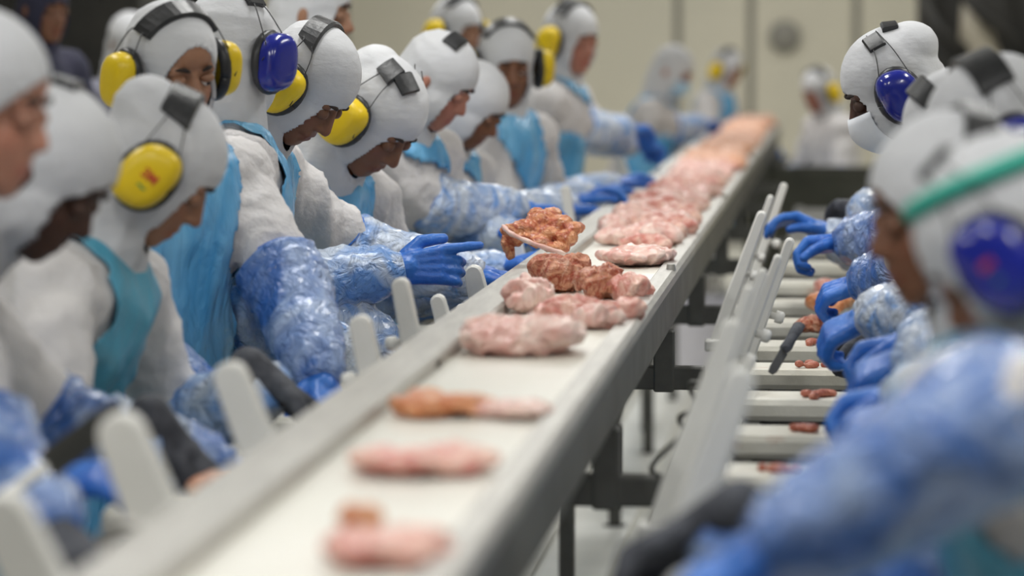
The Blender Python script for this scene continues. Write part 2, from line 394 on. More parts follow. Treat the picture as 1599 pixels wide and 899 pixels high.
for n, (px, py, Y, wd) in enumerate([(-8, 770, 2.9, .066), (178, 645, 3.36, .068), (352, 566, 3.98, .058), (560, 492, 5.05, .046), (624, 434, 5.56, .040), (682, 460, 6.15, .036), (737, 414, 6.62, .050),
                                     (802, 348, 7.5, .032), (882, 290, 8.9, .034), (967, 246, 11.1, .050)]):
    Xt = -.81 if n < 3 else (-.775 if n < 9 else -.80); Y = FPX*Xt/(px-VPX); tp = at(px, py, Y); bs = Vector((-.722 if n < 3 else -.728, Y, ZB))
    divider(bs, tp, wd, n, 'left', peg=n > 2)
for n, (px, py, Y, wd) in enumerate([(1165, 572, 3.85, .046), (1148, 500, 4.65, .038), (1193, 420, 5.45, .024), (1172, 447, 5.15, .022), (1236, 372, 6.35, .024), (1217, 398, 6.0, .020), (1192, 330, 7.6, .030), (1226, 286, 8.6, .026), (1205, 305, 8.1, .02)]):
    tp = at(px, py, Y); divider((tp.x-.115, Y, ZB-.045), tp, wd, n, 'right')
# bent steel hooks on the right table
for n, (dx, pts) in enumerate([(0, [(1080, 668), (1022, 722), (1026, 742), (1072, 748), (1082, 735)]), (0, [(1085, 640), (1062, 652), (1070, 668), (1092, 660)]), (0, [(1092, 598), (1078, 600), (1086, 628)])]):
    Y = 4.95+n*.25
    P = [at(x, y, Y+(i % 3)*.03) for i, (x, y) in enumerate(pts)]
    V, F = loft(smooth_path(P, 6), .0045, 8)
    link('rod_hook', mesh('rod_hook', V, F), M_steeld, tr)
MB().box(-.272, -.24, 1.2, 14.2, ZB-.085, ZB-.058, .003).build('front_rail', M_steeld, tr)
for k in range(8): MB().box(-.275, -.165, 1.6+k*1.78-.015, 1.6+k*1.78+.015, ZB-.095, ZB-.075, .002).build('bracket', M_steeld, tr)

# ------------------------------------------------------------------ meat
def meat_mesh(seed, L=.12, Wd=.07, H=.022, n=9, vox=.0035, m=None, rough=1.0):
    g = random.Random(seed); P = []
    for k in range(n):
        a = g.random()*6.28; r = math.sqrt(g.random())
        c = (math.cos(a)*r*L*.36, math.sin(a)*r*Wd*.36, H*.5+g.uniform(-.1, .25)*H)
        P.append(ell(c, (g.uniform(.18, .34)*L, g.uniform(.16, .30)*Wd*1.2, g.uniform(.35, .6)*H), Matrix.Rotation(g.random()*3, 4, 'Z') @ Matrix.Rotation(g.uniform(-.25, .25), 4, 'Y'), 16, 10))
    me = blob('meat', P, vox, 2)
    co = getco(me)
    displace(me, rough*(.0042*wav(co, 120, seed)+.0032*crease(co, 150, seed+5)))
    co = getco(me); co[:, 2] = np.maximum(co[:, 2], 0); setco(me, co)
    me.materials.append(m or M_meat); return me
def place(name, me, x, y, z, rz, s, label, group='chicken pieces on the belt', rx=0, ry=0):
    o = bpy.data.objects.new(name, me); COL.objects.link(o); o.location = (x, y, z); o.rotation_euler = (rx, ry, rz)
    o.scale = s if hasattr(s, '__len__') else (s, s, s)
    me.polygons.foreach_set('use_smooth', [True]*len(me.polygons))
    return tag(o, label, 'meat', group)
near = [ # px, py, L, W, H, mat, label
 (600, 862, .105, .16, .020, M_meat, 'pink flat chicken piece on the belt nearest the camera'),
 (556, 822, .035, .06, .022, M_meator, 'small orange lump behind the nearest pink piece'),
 (668, 728, .125, .17, .022, M_meat, 'pink chicken piece second from the camera on the belt'),
 (700, 640, .13, .16, .022, M_meator, 'orange-pink chicken piece across the belt before the big pale one'),
 (800, 642, .10, .12, .015, M_meatpale, 'pale thin end of meat at right of the orange-pink piece'),
 (820, 538, .185, .20, .034, M_meatpale, 'large pale pink chicken piece on the focused stretch'),
 (826, 476, .050, .13, .040, M_meatpale, 'upright pale chicken flap against the left rail'),
 (885, 492, .100, .11, .026, M_meat, 'pink folded chicken piece in front of the brown one'),
 (930, 502, .060, .09, .026, M_meatpale, 'smooth pale oval chicken fillet'),
 (968, 492, .075, .09, .024, M_meat, 'pink chicken piece beside the right rail'),
 (878, 445, .105, .10, .048, M_meatdark, 'brown-red ragged chicken piece, tallest on the belt'),
 (940, 455, .085, .10, .038, M_meatdark, 'dark red ragged piece right of the tallest one'),
 (988, 458, .070, .09, .030, M_meat, 'pink ragged piece end by the right rail'),
 (995, 408, .150, .24, .030, M_meatpale, 'wide pale pink piece beyond the brown ones'),
 (1010, 385, .08, .15, .03, M_meat, 'pink piece touching the wide pale piece from behind'),
]
for i, (px, py, L, W, H, m, lab) in enumerate(near):
    foc = 420 < py < 560
    H *= 1.32 if foc else 1.15; py += 6 if foc else 3
    p = onz(px, py, 1.006); me = meat_mesh(100+i, L, W, H, 22 if foc else 10, .0026 if foc else .0035, m, 1.7 if foc else 1.1)
    place('chicken_piece', me, p.x, p.y, 1.001, 0, 1, lab)
# thigh lying across the left rail and the tip of a divider plate
def at3(px, py, Y, r): return ell(at(px, py, Y), r, None, 16, 12)
P = [at3(797, 360, 7.0, (.022, .02, .014)), at3(820, 356, 7.02, (.030, .03, .017)), at3(845, 345, 7.06, (.034, .035, .024)), at3(862, 334, 7.08, (.022, .03, .014)), at3(838, 335, 7.08, (.018, .025, .012)),
     at3(874, 352, 7.04, (.030, .035, .022)), at3(898, 356, 7.02, (.020, .025, .012)), at3(855, 366, 7.02, (.042, .036, .018)), at3(885, 372, 7.0, (.026, .03, .018)), at3(878, 388, 6.98, (.018, .02, .012)),
     at3(822, 370, 7.0, (.028, .022, .012)), at3(843, 378, 6.99, (.026, .022, .012)), at3(865, 386, 6.98, (.022, .02, .010)), at3(806, 372, 7.0, (.018, .016, .018)), at3(792, 376, 7.0, (.010, .016, .026)), at3(797, 396, 7.0, (.009, .012, .018))]
me = blob('thigh', P, .003, 2); co = getco(me); displace(me, .004*wav(co, 120, 77)+.0035*crease(co, 150, 78))
M_thigh = mat('meat_thigh', (.46, .10, .05), (.80, .36, .17), .22, scale=24, lo=.38, hi=.60, bump=1, bscale=60, bdist=.008, c3=(.80, .55, .40), c3lo=.62, c3scale=15, dist=2, coat=.3)
cc = getco(me).mean(0); me.transform(Matrix.Translation(-Vector(cc))); me.materials.append(M_thigh)
th = place('chicken_thigh', me, cc[0], cc[1], cc[2], 0, 1, 'glistening orange-red chicken thigh lying across the left rail')
V, F = loft(smooth_path([at(785, 352, 6.96), at(800, 366, 6.94), at(840, 383, 6.93), at(884, 397, 6.93)], 5), [.003]+[.0055+.001*math.sin(k*2) for k in range(14)]+[.003], 8)
me = mesh('skin_edge', V, F); me.transform(Matrix.Translation(-Vector(cc))); o = link('skin_edge', me, M_meatpale, th); o['label'] = 'pale skin edge'
PROT = [meat_mesh(500+k, .12, .10, .045, 9, .006, m) for k, m in enumerate([M_meat, M_meatpale, M_meat, M_meatpale])]
PFAR = [meat_mesh(600+k, .13, .11, .05, 8, .008, M_meatfar) for k in range(3)]
y = 8.0; k = 0
while y < 20.2:
    for x in np.linspace(BL+.05, BR-.05, 3):
        k += 1
        far = y > 12.5
        if not far and k % 4 == 0: continue
        me = random.choice(PFAR if far else PROT)
        place('chicken_piece', me, x+random.uniform(-.015, .015), y+random.uniform(-.05, .05), 1.001, random.random()*6.28, random.uniform(.8, 1.15),
              'salmon coloured chicken piece in the packed far stretch of belt' if far else ('pink piece by the %s, %s row beyond the wide pale piece' % (('left rail', 'belt middle', 'right rail')[(k-1) % 3], ordn[(k-1)//3]) if k <= 18 else 'pink chicken piece in the blurred middle stretch of belt'),
              'packed salmon chicken pieces far down the belt' if far else 'pink chicken pieces past the focused ones')
    y += .17 if y < 12.5 else .15
# meat on left and right boards
for (x, y, z, s, m, lab) in [(-.90, 4.62, ZB, .9, M_meator, 'orange-pink meat on the left board beneath the grey gloves'), (-.80, 5.75, ZB, .8, M_meatdark, 'dark red meat piece between two left divider plates'),
                             (-.84, 6.85, ZB, .8, M_meat, 'pink meat piece under the pointing blue glove'), (-.02, 7.35, ZB+.01, .9, M_meatdark, 'red meat piece on the right boards by dark glove'), (-.02, 7.9, ZB+.01, 1.1, M_meator, 'orange meat piece on the right boards behind the gloves'),
                             (.0, 8.5, ZB, 1.1, M_meat, 'pink meat heap at far end of right boards')]:
    place('chicken_piece', meat_mesh(int(y*100), .13, .11, .04, 10, .005, m), x, y, z+.001, 1, s, lab, 'meat on the cutting boards')

# ------------------------------------------------------------------ people
def basis(o, X, Y, Z):
    return Matrix(((X.x, Y.x, Z.x, o.x), (X.y, Y.y, Z.y, o.y), (X.z, Y.z, Z.z, o.z), (0, 0, 0, 1)))
def hand_prims(w, d, n, side, curl=.5, infl=0, s=1.0, spread=.12, point=False):
    """w wrist, d forearm direction, n palm normal (fingers bend to it), side +-1: where the thumb sits"""
    d = d.normalized(); n = (n-d*n.dot(d)).normalized(); c = d.cross(n)*side; P = []
    def g(a, b, e): return w+d*(a*s)+c*(b*s)+n*(e*s)
    for b in (-.026, -.009, .009, .024): P.append(caps(g(.005, b*.6, 0), g(.082, b, 0), .015*s+infl, .0125*s+infl, 10))
    P.append(caps(g(-.03, 0, 0), g(.02, 0, 0), .024*s+infl, .024*s+infl))
    for b, L, k in ((-.030, .060, -1.4), (-.010, .074, -.4), (.010, .080, .4), (.029, .070, 1.4)):
        p = g(.085, b, .0); ang = .15; seg = (.46, .31, .25); r = .0095
        cl = .12 if point and k > 1 else curl
        for j, f in enumerate(seg):
            ang += cl*(.75 if j else .55)
            v = d*math.cos(ang)+n*math.sin(ang)+c*(spread*k*.5*math.cos(ang)); v.normalize()
            q = p+v*(L*f*s*1.15); P.append(caps(p, q, r*s+infl, (r-.0012)*s+infl, 9)); p = q; r -= .0011
    p = g(.018, .026, .008); v = (d*.75+c*.75+n*.35).normalized(); q = p+v*.042*s
    P.append(caps(p, q, .0145*s+infl, .0115*s+infl, 10)); v2 = (d*.95+c*.15+n*.45).normalized(); q2 = q+v2*.030*s
    P.append(caps(q, q2, .0115*s+infl, .0100*s+infl, 9)); P.append(caps(q2, q2+(v2+n*.3).normalized()*.022*s, .0100*s+infl, .0085*s+infl, 9))
    return P

def earmuffs(root, HM, col, pad=(-58, 58), tilt=15, k=1, logo=0, lsz=1, pads=None, padw=.045, cup_in=0, cups=(1, -1)):
    t = empty('earmuffs', (0, 0, 0)); t.parent = root
    m = M_yel if col == 'yellow' else M_blu
    t['label'] = '%s ear defenders with black headband' % col
    tl = math.radians(tilt)
    def bandpt(a, rr=0, tl=tl, dy=0):   # a degrees from top, over the hood's crown, in a plane tilted forward by tl
        a = math.radians(a); d = Vector((math.sin(a), math.cos(a)*math.sin(tl)+dy, math.cos(a)*math.cos(tl))).normalized()
        return Vector((d.x*(.087+rr), -.014+d.y*(.109+rr), .034+d.z*(.099+rr)))
    for sgn in cups:
        c = Vector((sgn*(.104-cup_in), -.002, -.012))
        # cup: superellipse domed shell
        V = []; F = []; seg = 28
        prof = [(0.0, 1.0), (.006, 1.02), (.018, .99), (.027, .93), (.033, .82), (.037, .64), (.0385, .40), (.039, .1)]
        for x, q in prof:
            for i in range(seg):
                th = 2*math.pi*i/seg; cc, ss = math.cos(th), math.sin(th); e = .78
                yy = math.copysign(abs(cc)**e, cc)*.043*q; zz = math.copysign(abs(ss)**e, ss)*.056*q
                V.append(tuple(HM @ (c+Vector((sgn*x, yy, zz+yy*.15)))))
        n = len(prof)
        for j in range(n-1):
            for i in range(seg): l = (i+1) % seg; F.append((j*seg+i, j*seg+l, (j+1)*seg+l, (j+1)*seg+i))
        F.append(tuple(range((n-1)*seg, n*seg))); F.append(tuple(range(seg))[::-1])
        cup = link('ear_cup', mesh('ear_cup', V, F), m, t)
        # cushion ring
        pts = []
        for i in range(25):
            th = 2*math.pi*i/24; pts.append(HM @ (c+Vector((-sgn*.007, math.cos(th)*.041, math.sin(th)*.053))))
        Vq, Fq = loft(pts, .011, 8); link('cushion', mesh('cushion', Vq, Fq), M_black, t)
        # wires
        for dy in (-.024, .024):
            a0 = bandpt(sgn*(25 if pads else min(abs(pad[0]), abs(pad[1]))-4), .003, tl, dy*4); mid = bandpt(sgn*66, .010, tl*.6, dy*7)
            e_ = c+Vector((sgn*.016, dy*1.55, .022))
            Vq, Fq = loft([HM @ p for p in smooth_path([a0, mid, e_, c+Vector((sgn*.012, dy*1.85, 0))], 6)], .0013, 6); link('wire', mesh('wire', Vq, Fq), M_black, t)
    for pd in (pads or [pad]):
        nseg = 14; V = []; F = []; hw = padw/2; a, b = pd[:2]; t2 = math.radians(pd[2]) if len(pd) > 2 else tl
        for i in range(nseg+1):
            aa = a+(b-a)*i/nseg
            for rr, ww in ((-.004, hw), (.004, hw), (.007, hw-.004), (.007, -hw+.004), (.004, -hw), (-.004, -hw)):
                V.append(tuple(HM @ bandpt(aa, rr, t2, ww/.105)))
        for i in range(nseg):
            for j in range(6): l = (j+1) % 6; F.append((i*6+j, i*6+l, (i+1)*6+l, (i+1)*6+j))
        F.append(tuple(range(6))[::-1]); F.append(tuple(range(nseg*6, nseg*6+6)))
        link('headband', mesh('headband', V, F), M_black, t, False)
    if logo:
        for txt, m2, sz, off in (('3M', M_red, .022, .006), ('~', M_green, .026, -.014)):
            cu = bpy.data.curves.new('logo', 'FONT'); cu.body = txt; cu.size = sz*lsz; cu.extrude = .0006*1; cu.align_x = 'CENTER'; cu.align_y = 'CENTER'; cu.offset = .0006
            to = bpy.data.objects.new('logo', cu); TMP.collection.objects.link(to); TMP.view_layers[0].update()
            me = bpy.data.meshes.new_from_object(to.evaluated_get(TMP.view_layers[0].depsgraph)); bpy.data.objects.remove(to)
            sg = logo; c = Vector((sg*(.104+.0398-cup_in), .004, -.012+off))
            # text x axis -> towards +-y, y axis -> up, normal -> sgn x
            B = basis(c, Vector((0, sg, 0)), Vector((0, 0, 1)), Vector((sg, 0, 0)))
            me.transform(HM @ B); me.materials.clear(); link('logo_print', me, m2, t, False)
    return t

def person(label, px, py, Y, body=0, lean=25, hyaw=0, hpitch=25, roll=0, k=1.0, sk='brown', hands=None, glove=('blue', 'blue'), apron=M_apron, muff='yellow',
           muffkw={}, sleeve=True, fine=False, mask=None, coat=M_coat, hoodkw={}, hood=M_hood, curl=(.75, .75), palm=None, band=None, neckskin=False, hdir=None, nb=.05, cap=True, sm=M_sleeve, group='workers at the line', sl=.78, eyes=0, point=False, shf=0, shu=0, chest=1.0, bun=0):
    H = at(px, py, Y)
    a = math.radians(body); B = Vector((math.cos(a), math.sin(a), 0)); Z = Vector((0, 0, 1)); S = B.cross(Z)
    ya = math.radians(hyaw); pi_ = math.radians(hpitch)
    Fv = Vector((math.cos(ya)*math.cos(pi_), math.sin(ya)*math.cos(pi_), -math.sin(pi_))); Rv = Fv.cross(Z).normalized(); U = Rv.cross(Fv)
    if roll: q = Matrix.Rotation(math.radians(roll), 3, Fv); Rv = q @ Rv; U = q @ U
    HM = basis(H, Rv, Fv, U) @ Matrix.Diagonal((k, k, k, 1)); HI = HM.inverted()
    l = math.radians(lean); D = B*math.sin(l)+Z*math.cos(l)
    N = H-U*.085*k-Z*.075*k-B*nb
    ch = N-D*.15; wa = N-D*.34; pe = N-D*.49
    FWD = B*math.cos(l)-Z*math.sin(l)
    root = empty('person', (pe.x, pe.y, FLOOR), label, 'person', group)
    inv = Matrix.Translation(-root.location)
    sh = {s: N-D*.065+S*s*.165+FWD*.01 for s in (1, -1)}
    near = 1 if (S.y < 0 or (abs(S.y) < .2 and S.x < 0)) else -1
    sh[near] = sh[near]+FWD*shf+Z*shu
    Wt = {}; E = {}
    for idx, s in ((0, near), (1, -near)):
        if hands and hands[idx]: 
            h = hands[idx]; t = at(*h[:3])
        else: t = sh[s]+B*.30-Z*.28-S*s*.05
        d = t-sh[s]; L = d.length; L1, L2 = .29, .265
        if L > L1+L2-.01:
            print('IK', label[:30], idx, round(L, 2)); d = d*((L1+L2-.01)/L); L = L1+L2-.01; t = sh[s]+d
        x = (L1*L1-L2*L2+L*L)/(2*L); hgt = math.sqrt(max(L1*L1-x*x, 0)); u = d/L
        pole = -Z*.9+S*s*.5-B*.25
        if hands and hands[idx] and len(hands[idx]) > 3: pole = Vector(hands[idx][3])
        pole = (pole-u*pole.dot(u)).normalized(); E[s] = sh[s]+u*x+pole*hgt; Wt[s] = t
    # ---- body: one continuous surface
    h = lambda x, y, z: HM @ Vector((x, y, z))
    R3 = HM.to_3x3().normalized().to_4x4()
    hd = [ell(h(0, -.012, .032), (.074*k, .093*k, .086*k), R3), ell(h(0, .022, -.035), (.060*k, .068*k, .080*k), R3), caps(h(-.012, .064, -.092), h(.012, .064, -.092), .018*k, .018*k), ell(h(0, .036, -.074), (.048*k, .050*k, .040*k), R3),
          caps(h(0, .078, .014), h(0, .100, -.026), .009*k, .0115*k), ell(h(.012, .089, -.031), (.009*k, .010*k, .008*k), R3), ell(h(-.012, .089, -.031), (.009*k, .010*k, .008*k), R3),
          caps(h(-.036, .068, .022), h(.036, .068, .022), .0135*k, .0135*k), ell(h(0, .040, .045), (.056*k, .046*k, .045*k), R3),
          ell(h(.028, .050, -.028), (.027*k, .027*k, .034*k), R3), ell(h(-.028, .050, -.028), (.027*k, .027*k, .034*k), R3), ell(h(0, .055, -.062), (.030*k, .030*k, .030*k), R3),
          caps(h(-.014, .083, -.058), h(.014, .083, -.058), .0085*k, .0085*k), caps(h(-.012, .080, -.070), h(.012, .080, -.070), .0095*k, .0095*k),
          ell(h(.077, -.008, -.008), (.008*k, .016*k, .028*k), R3), ell(h(-.077, -.008, -.008), (.008*k, .016*k, .028*k), R3)]
    nk = [caps(h(0, -.025, -.05), N-D*.03, .053, .060)]
    MT = basis(Vector((0, 0, 0)), S, FWD, D)
    def torso(i, c=1.0):
        return [ell(ch+FWD*.005, (.165*c+i, .108*c+i, .17+i), MT), ell(wa, (.135*c+i, .095*c+i, .15+i), MT), ell(pe, (.155*c+i, .11*c+i, .12+i), MT), caps(sh[1], sh[-1], .062+i, .062+i),
                caps(ch, pe, .11*c+i, .12*c+i)]
    arms = []
    for s in (1, -1):
        arms += [caps(sh[s], E[s], .052, .040), caps(E[s], Wt[s], .040, .027)]
    legs = []; kn = {}; an = {}
    for s in (1, -1):
        hp = pe+S*s*.09-Z*.03; an[s] = Vector((pe.x, pe.y, FLOOR+.10))+S*s*.12-B*.03; kn[s] = (hp+an[s])/2+B*.03
        legs += [caps(hp, kn[s], .082, .056), caps(kn[s], an[s], .052, .036), caps(an[s]-Z*.05, an[s]+B*.15-Z*.06, .032, .030)]
    hp_ = []
    gl = {}
    for idx, s in ((0, near), (1, -near)):
        d = (Wt[s]-E[s]).normalized()
        if hdir and hdir[idx]: d = Vector(hdir[idx]).normalized()
        n = Vector(palm[idx]) if palm and palm[idx] else (-Z+B*.2-S*s*.35)
        gl[s] = (d, n, idx); hp_ += hand_prims(Wt[s], d, n, s, curl[idx], -.0015, 1.06, point=point and idx == 0)
    vox = .009 if fine else .0115
    me = blob('body', hd+nk+torso(0)+arms+legs+hp_, vox, 6, warp=(tuple(H), .16, 2.3 if fine else 1.7))
    co = getco(me); hi = np.array(HI); loc = co@hi[:3, :3].T+hi[:3, 3]
    def gs(cx, cy, cz, sx, sy, sz): return np.exp(-((loc[:, 0]-cx)/sx)**2-((loc[:, 1]-cy)/sy)**2-((loc[:, 2]-cz)/sz)**2)
    dn = np.array(Fv)
    push = -.010*(gs(.031, .085, .004, .014, .03, .010)+gs(-.031, .085, .004, .014, .03, .010))-.004*(gs(0, .088, -.064, .02, .03, .0028))
    co = co+dn*(push*k)[:, None]; setco(me, co)
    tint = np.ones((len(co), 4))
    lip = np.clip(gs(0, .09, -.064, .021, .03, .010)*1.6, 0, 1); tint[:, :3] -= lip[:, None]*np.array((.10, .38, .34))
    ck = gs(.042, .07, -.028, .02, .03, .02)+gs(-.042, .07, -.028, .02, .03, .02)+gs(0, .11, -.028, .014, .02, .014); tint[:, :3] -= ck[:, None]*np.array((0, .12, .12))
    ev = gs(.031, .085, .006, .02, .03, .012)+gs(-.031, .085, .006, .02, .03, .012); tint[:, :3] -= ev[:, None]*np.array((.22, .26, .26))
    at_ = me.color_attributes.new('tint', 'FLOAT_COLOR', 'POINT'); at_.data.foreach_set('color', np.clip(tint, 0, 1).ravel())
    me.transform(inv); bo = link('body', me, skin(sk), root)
    # eyes, lids, brows
    for s in (1, -1):
        c = Vector((s*.031, .0735, .003))
        V, F = ell(h(*c), (.0125*k,)*3, None, 14, 10); e = link('eye', mesh('eye', V, F), M_eye, root); e.location = -root.location
        V, F = ell(h(c.x, c.y+.0075, c.z-.003), (.0065*k, .0062*k, .0065*k), R3, 10, 8); ir = link('iris', mesh('iris', V, F), M_iris, e)
        V, F = ell(h(c.x, c.y+.0010, c.z+(.0045 if eyes else .001)), (.0148*k, .0142*k, (.0105 if eyes else .0140)*k), R3, 14, 10); ey = mesh('eyelid', V, F)
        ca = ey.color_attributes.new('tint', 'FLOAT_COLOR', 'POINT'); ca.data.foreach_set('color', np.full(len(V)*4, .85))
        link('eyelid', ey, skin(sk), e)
        P = [h(s*.014, .0855, .026), h(s*.028, .0850, .032), h(s*.044, .0725, .027)]
        V, F = loft(smooth_path(P, 4), [.002, .003, .0042, .0045, .0045, .004, .003, .0022, .001], 7); eb = link('eyebrow', mesh('eyebrow', V, F), M_brow, root); eb.location = -root.location
    # ---- hood
    if cap:
        i = .011
        hp = [ell(h(0, -.014, .034), ((.080)*k+i*.4, .100*k+i*.5, .090*k+i*.5), R3), ell(h(0, .012, -.035), (.072*k+i*.5, .074*k+i, .085*k+i*.6), R3), caps(h(0, -.038, -.01), h(0, -.040, -.07), .083*k, .082*k)]
        if bun: hp.append(ell(h(0, -.075, .045+bun*.012), (.070, .062, .062), R3)); hp.append(ell(h(0, -.05, .05), (.076, .080, .074), R3))
        if not neckskin: hp += [caps(h(0, -.034, -.05), N-D*.035, .084, .092), caps(N-D*.055-S*.10, N-D*.055+S*.10, .060, .060), ell(N-D*.06+FWD*.015, (.115, .10, .06), MT)]
        else: hp += [caps(h(0, -.03, -.04), h(0, -.05, -.11), .070, .05)]
        me = blob('hood', hp, .0065 if fine else .009, 4)
        co = getco(me); loc = co@hi[:3, :3].T+hi[:3, 3]
        fold = .0020*crease(loc, 55, int(px)+3, (.5, .35, 1.6))*np.clip(.5-loc[:, 1]*9, 0.15, 1)+.0022*np.clip(-loc[:, 2]*12+.3, 0, 1.4)*crease(loc, 60, int(px)+9, (1, 1, .35))
        displace(me, fold)
        # face opening
        ow, oh, oz = hoodkw.get('w', .060), hoodkw.get('h', .084), hoodkw.get('z', -.040)
        co = getco(me); loc = co@hi[:3, :3].T+hi[:3, 3]
        ex, ez = loc[:, 0]/ow, (loc[:, 2]-oz)/oh; e = np.sqrt(ex**2+ez**2)+1e-9; ins = (e < 1) & (loc[:, 1] > 0.012)
        import bmesh
        bm = bmesh.new(); bm.from_mesh(me); bm.verts.ensure_lookup_table()
        hm = np.array(HM); doomed = [f for f in bm.faces if all(ins[v.index] for v in f.verts)]
        for v in bm.verts:
            if ins[v.index]:
                q = loc[v.index].copy(); q[0] /= e[v.index]; q[2] = oz+(q[2]-oz)/e[v.index]
                v.co = Vector(hm[:3, :3]@q+hm[:3, 3])
        bmesh.ops.delete(bm, geom=doomed, context='FACES')
        bmesh.ops.delete(bm, geom=[v for v in bm.verts if not v.link_faces], context='VERTS')
        ext = bmesh.ops.extrude_edge_only(bm, edges=[ed for ed in bm.edges if len(ed.link_faces) == 1])
        Hc = np.array(h(0, .0, -.04))
        for g_ in ext['geom']:
            if isinstance(g_, bmesh.types.BMVert): g_.co = g_.co+(Vector(Hc)-g_.co)*.10
        bm.to_mesh(me); bm.free(); me.transform(inv); link('hood', me, hood, root)
    if muff:
        M2 = inv @ HM; e = earmuffs(root, M2, muff, **muffkw)
    if mask:
        V = []; F = []; n1, n2 = 12, 8
        for j in range(n2):
            for i2 in range(n1):
                u = (i2/(n1-1)-.5)*2; v = j/(n2-1); x = u*.066; z = -.012-.095*v
                y = .062+.062*math.cos(u*1.25)*(.75+.25*math.sin(v*3.1))-.010*abs(u)-.028*v*v
                V.append(tuple(inv @ HM @ Vector((x, y, z))))
        F = [(j*n1+i2, j*n1+i2+1, (j+1)*n1+i2+1, (j+1)*n1+i2) for j in range(n2-1) for i2 in range(n1-1)]
        o = link('face_mask', mesh('face_mask', V, F), mask, root); s_ = o.modifiers.new('t', 'SOLIDIFY'); s_.thickness = .003
    if band:
        pts = []
        for i2 in range(33):
            th = 2*math.pi*i2/32; d = Vector((math.cos(th), math.sin(th), band[2]+math.sin(th)*band[0])).normalized(); pts.append(h(d.x*.083, -.014+d.y*.105, .034+d.z*.095))
        V, F = loft(pts, .013, 8, flat=1.0); o = link('cap_band', mesh('cap_band', V, F), band[1], root); o.location = -root.location
        me2 = o.data
    # ---- coat
    cp = torso(.022, chest)+[caps(N-D*.05-S*.09, N-D*.05+S*.09, .058, .058)]
    for s in (1, -1):
        cp += [caps(sh[s], E[s], .072, .062)]
        if not sleeve: cp += [caps(E[s], Wt[s]-(Wt[s]-E[s])*.1, .060, .045)]
    skirt = pe-Z*.32; skirt = Vector((skirt.x, skirt.y, max(skirt.z, FLOOR+.35)))
    cp += [caps(pe-S*.05, skirt-S*.07, .13, .15), caps(pe+S*.05, skirt+S*.07, .13, .15)]
    me = blob('coat', cp, .011 if fine else .015, 5)
    co = getco(me); dd = np.array([1, 1, .55])
    displace(me, .009*crease(co, 34, int(px)+1, dd)+.005*crease(co, 62, int(px)+2, (1, 1, .6)))
    cco = getco(me).copy(); cno = getno(me).copy()
    pol = [tuple(p.vertices) for p in me.polygons]
    # apron = front of the coat, lifted off it
    if apron:
        rel = cco-np.array(N); sS, sF, sD = rel@np.array(S), rel@np.array(FWD), rel@np.array(D)
        nf = cno@np.array(FWD); wlim = np.where(sD > -.17, .088+np.clip(-sD-.02, 0, .2)*.55, .21)
        bib = (nf > -.1) & (sF > 0.0) & (np.abs(sS) < wlim) & (sD < .03)
        strap = (np.abs(np.abs(sS)-.085) < .028) & (sD > -.12) & (sF > -.12)
        side = (sD < -.22) & (sF > -.05) & (nf > -.75) & (np.abs(sS) < .26)
        armmask = np.zeros(len(cco), bool)
        for s in (1, -1):
            p0, p1 = np.array(sh[s]+(E[s]-sh[s])*.25), np.array(E[s]); v = p1-p0; tt = np.clip((cco-p0)@v/(v@v), 0, 1); dist = np.linalg.norm(cco-(p0+tt[:, None]*v), axis=1); armmask |= dist < .086
        inc = (bib | strap | side) & ~armmask
        keep = [f for f in pol if sum(inc[list(f)]) >= 3]
        used = sorted({i2 for f in keep for i2 in f}); mp = {v: n2 for n2, v in enumerate(used)}
        off = .009+.004*crease(cco, 45, int(px)+7, (1, 1, .4))+.002*wav(cco, 110, int(px)+8)
        av = cco[used]+cno[used]*np.clip(off[used], .004, .02)[:, None]
        ame = mesh('apron', av, [tuple(mp[i2] for i2 in f) for f in keep]); ame.transform(inv)
        ao = link('apron', ame, apron, root); s_ = ao.modifiers.new('t', 'SOLIDIFY'); s_.thickness = .002; s_.offset = 0
        lp = ao.modifiers.new('s', 'SMOOTH'); lp.iterations = 2
    me.transform(inv); link('coat', me, coat, root)
    # ---- plastic oversleeves and gloves
    for s in (1, -1):
        idx = gl[s][2]
        if sleeve:
            p0 = sh[s]+(E[s]-sh[s])*sl; p1 = Wt[s]+(Wt[s]-E[s]).normalized()*.01
            path = smooth_path([p0, E[s]+(p0-E[s])*.35, E[s]+(Wt[s]-E[s])*.12, E[s]+(Wt[s]-E[s])*.55, p1], 9)
            n = len(path); V = []; F = []; seg = 30; g2 = np.random.default_rng(abs(int(px)+s+5)); pts = path
            rad = []
            for j in range(n):
                t = j/(n-1); r = .082*(1-t)+.050*t+.010*math.sin(t*3.1)
                r *= 1-.28*math.exp(-(t/.04)**2)-.30*math.exp(-((1-t)/.05)**2)
                rad.append(r)
            V, F = loft(pts, rad, seg)
            va = np.array(V); ctr = np.repeat(np.array([tuple(p) for p in pts]), seg, 0); dr = va-ctr; dr /= np.linalg.norm(dr, axis=1)[:, None]+1e-9
            va = va+dr*(.006*crease(va, 80, int(px)+s+3)+.004*wav(va, 150, int(px)+s))[:, None]
            o = mesh('oversleeve', va, F); o.transform(inv); link('oversleeve', o, sm, root)
            V, F = loft([path[0], path[0]+(path[1]-path[0])*.4], [.066, .066], 20)
            o = mesh('elastic_cuff', V, F); o.transform(inv); link('elastic_cuff', o, M_gblue, root)
        d, n, _ = gl[s]
        pr = hand_prims(Wt[s], d, n, s, curl[idx], .0026, 1.06, point=point and idx == 0)
        pr.append(caps(Wt[s]-d*.05, Wt[s], .034, .029))
        me = blob('glove', pr, .0035 if fine else .006, 1)
        co = getco(me); displace(me, .0009*wav(co, 220, 4)); me.transform(inv)
        link('glove', me, M_gblue if glove[idx] == 'blue' else M_gdark, root)
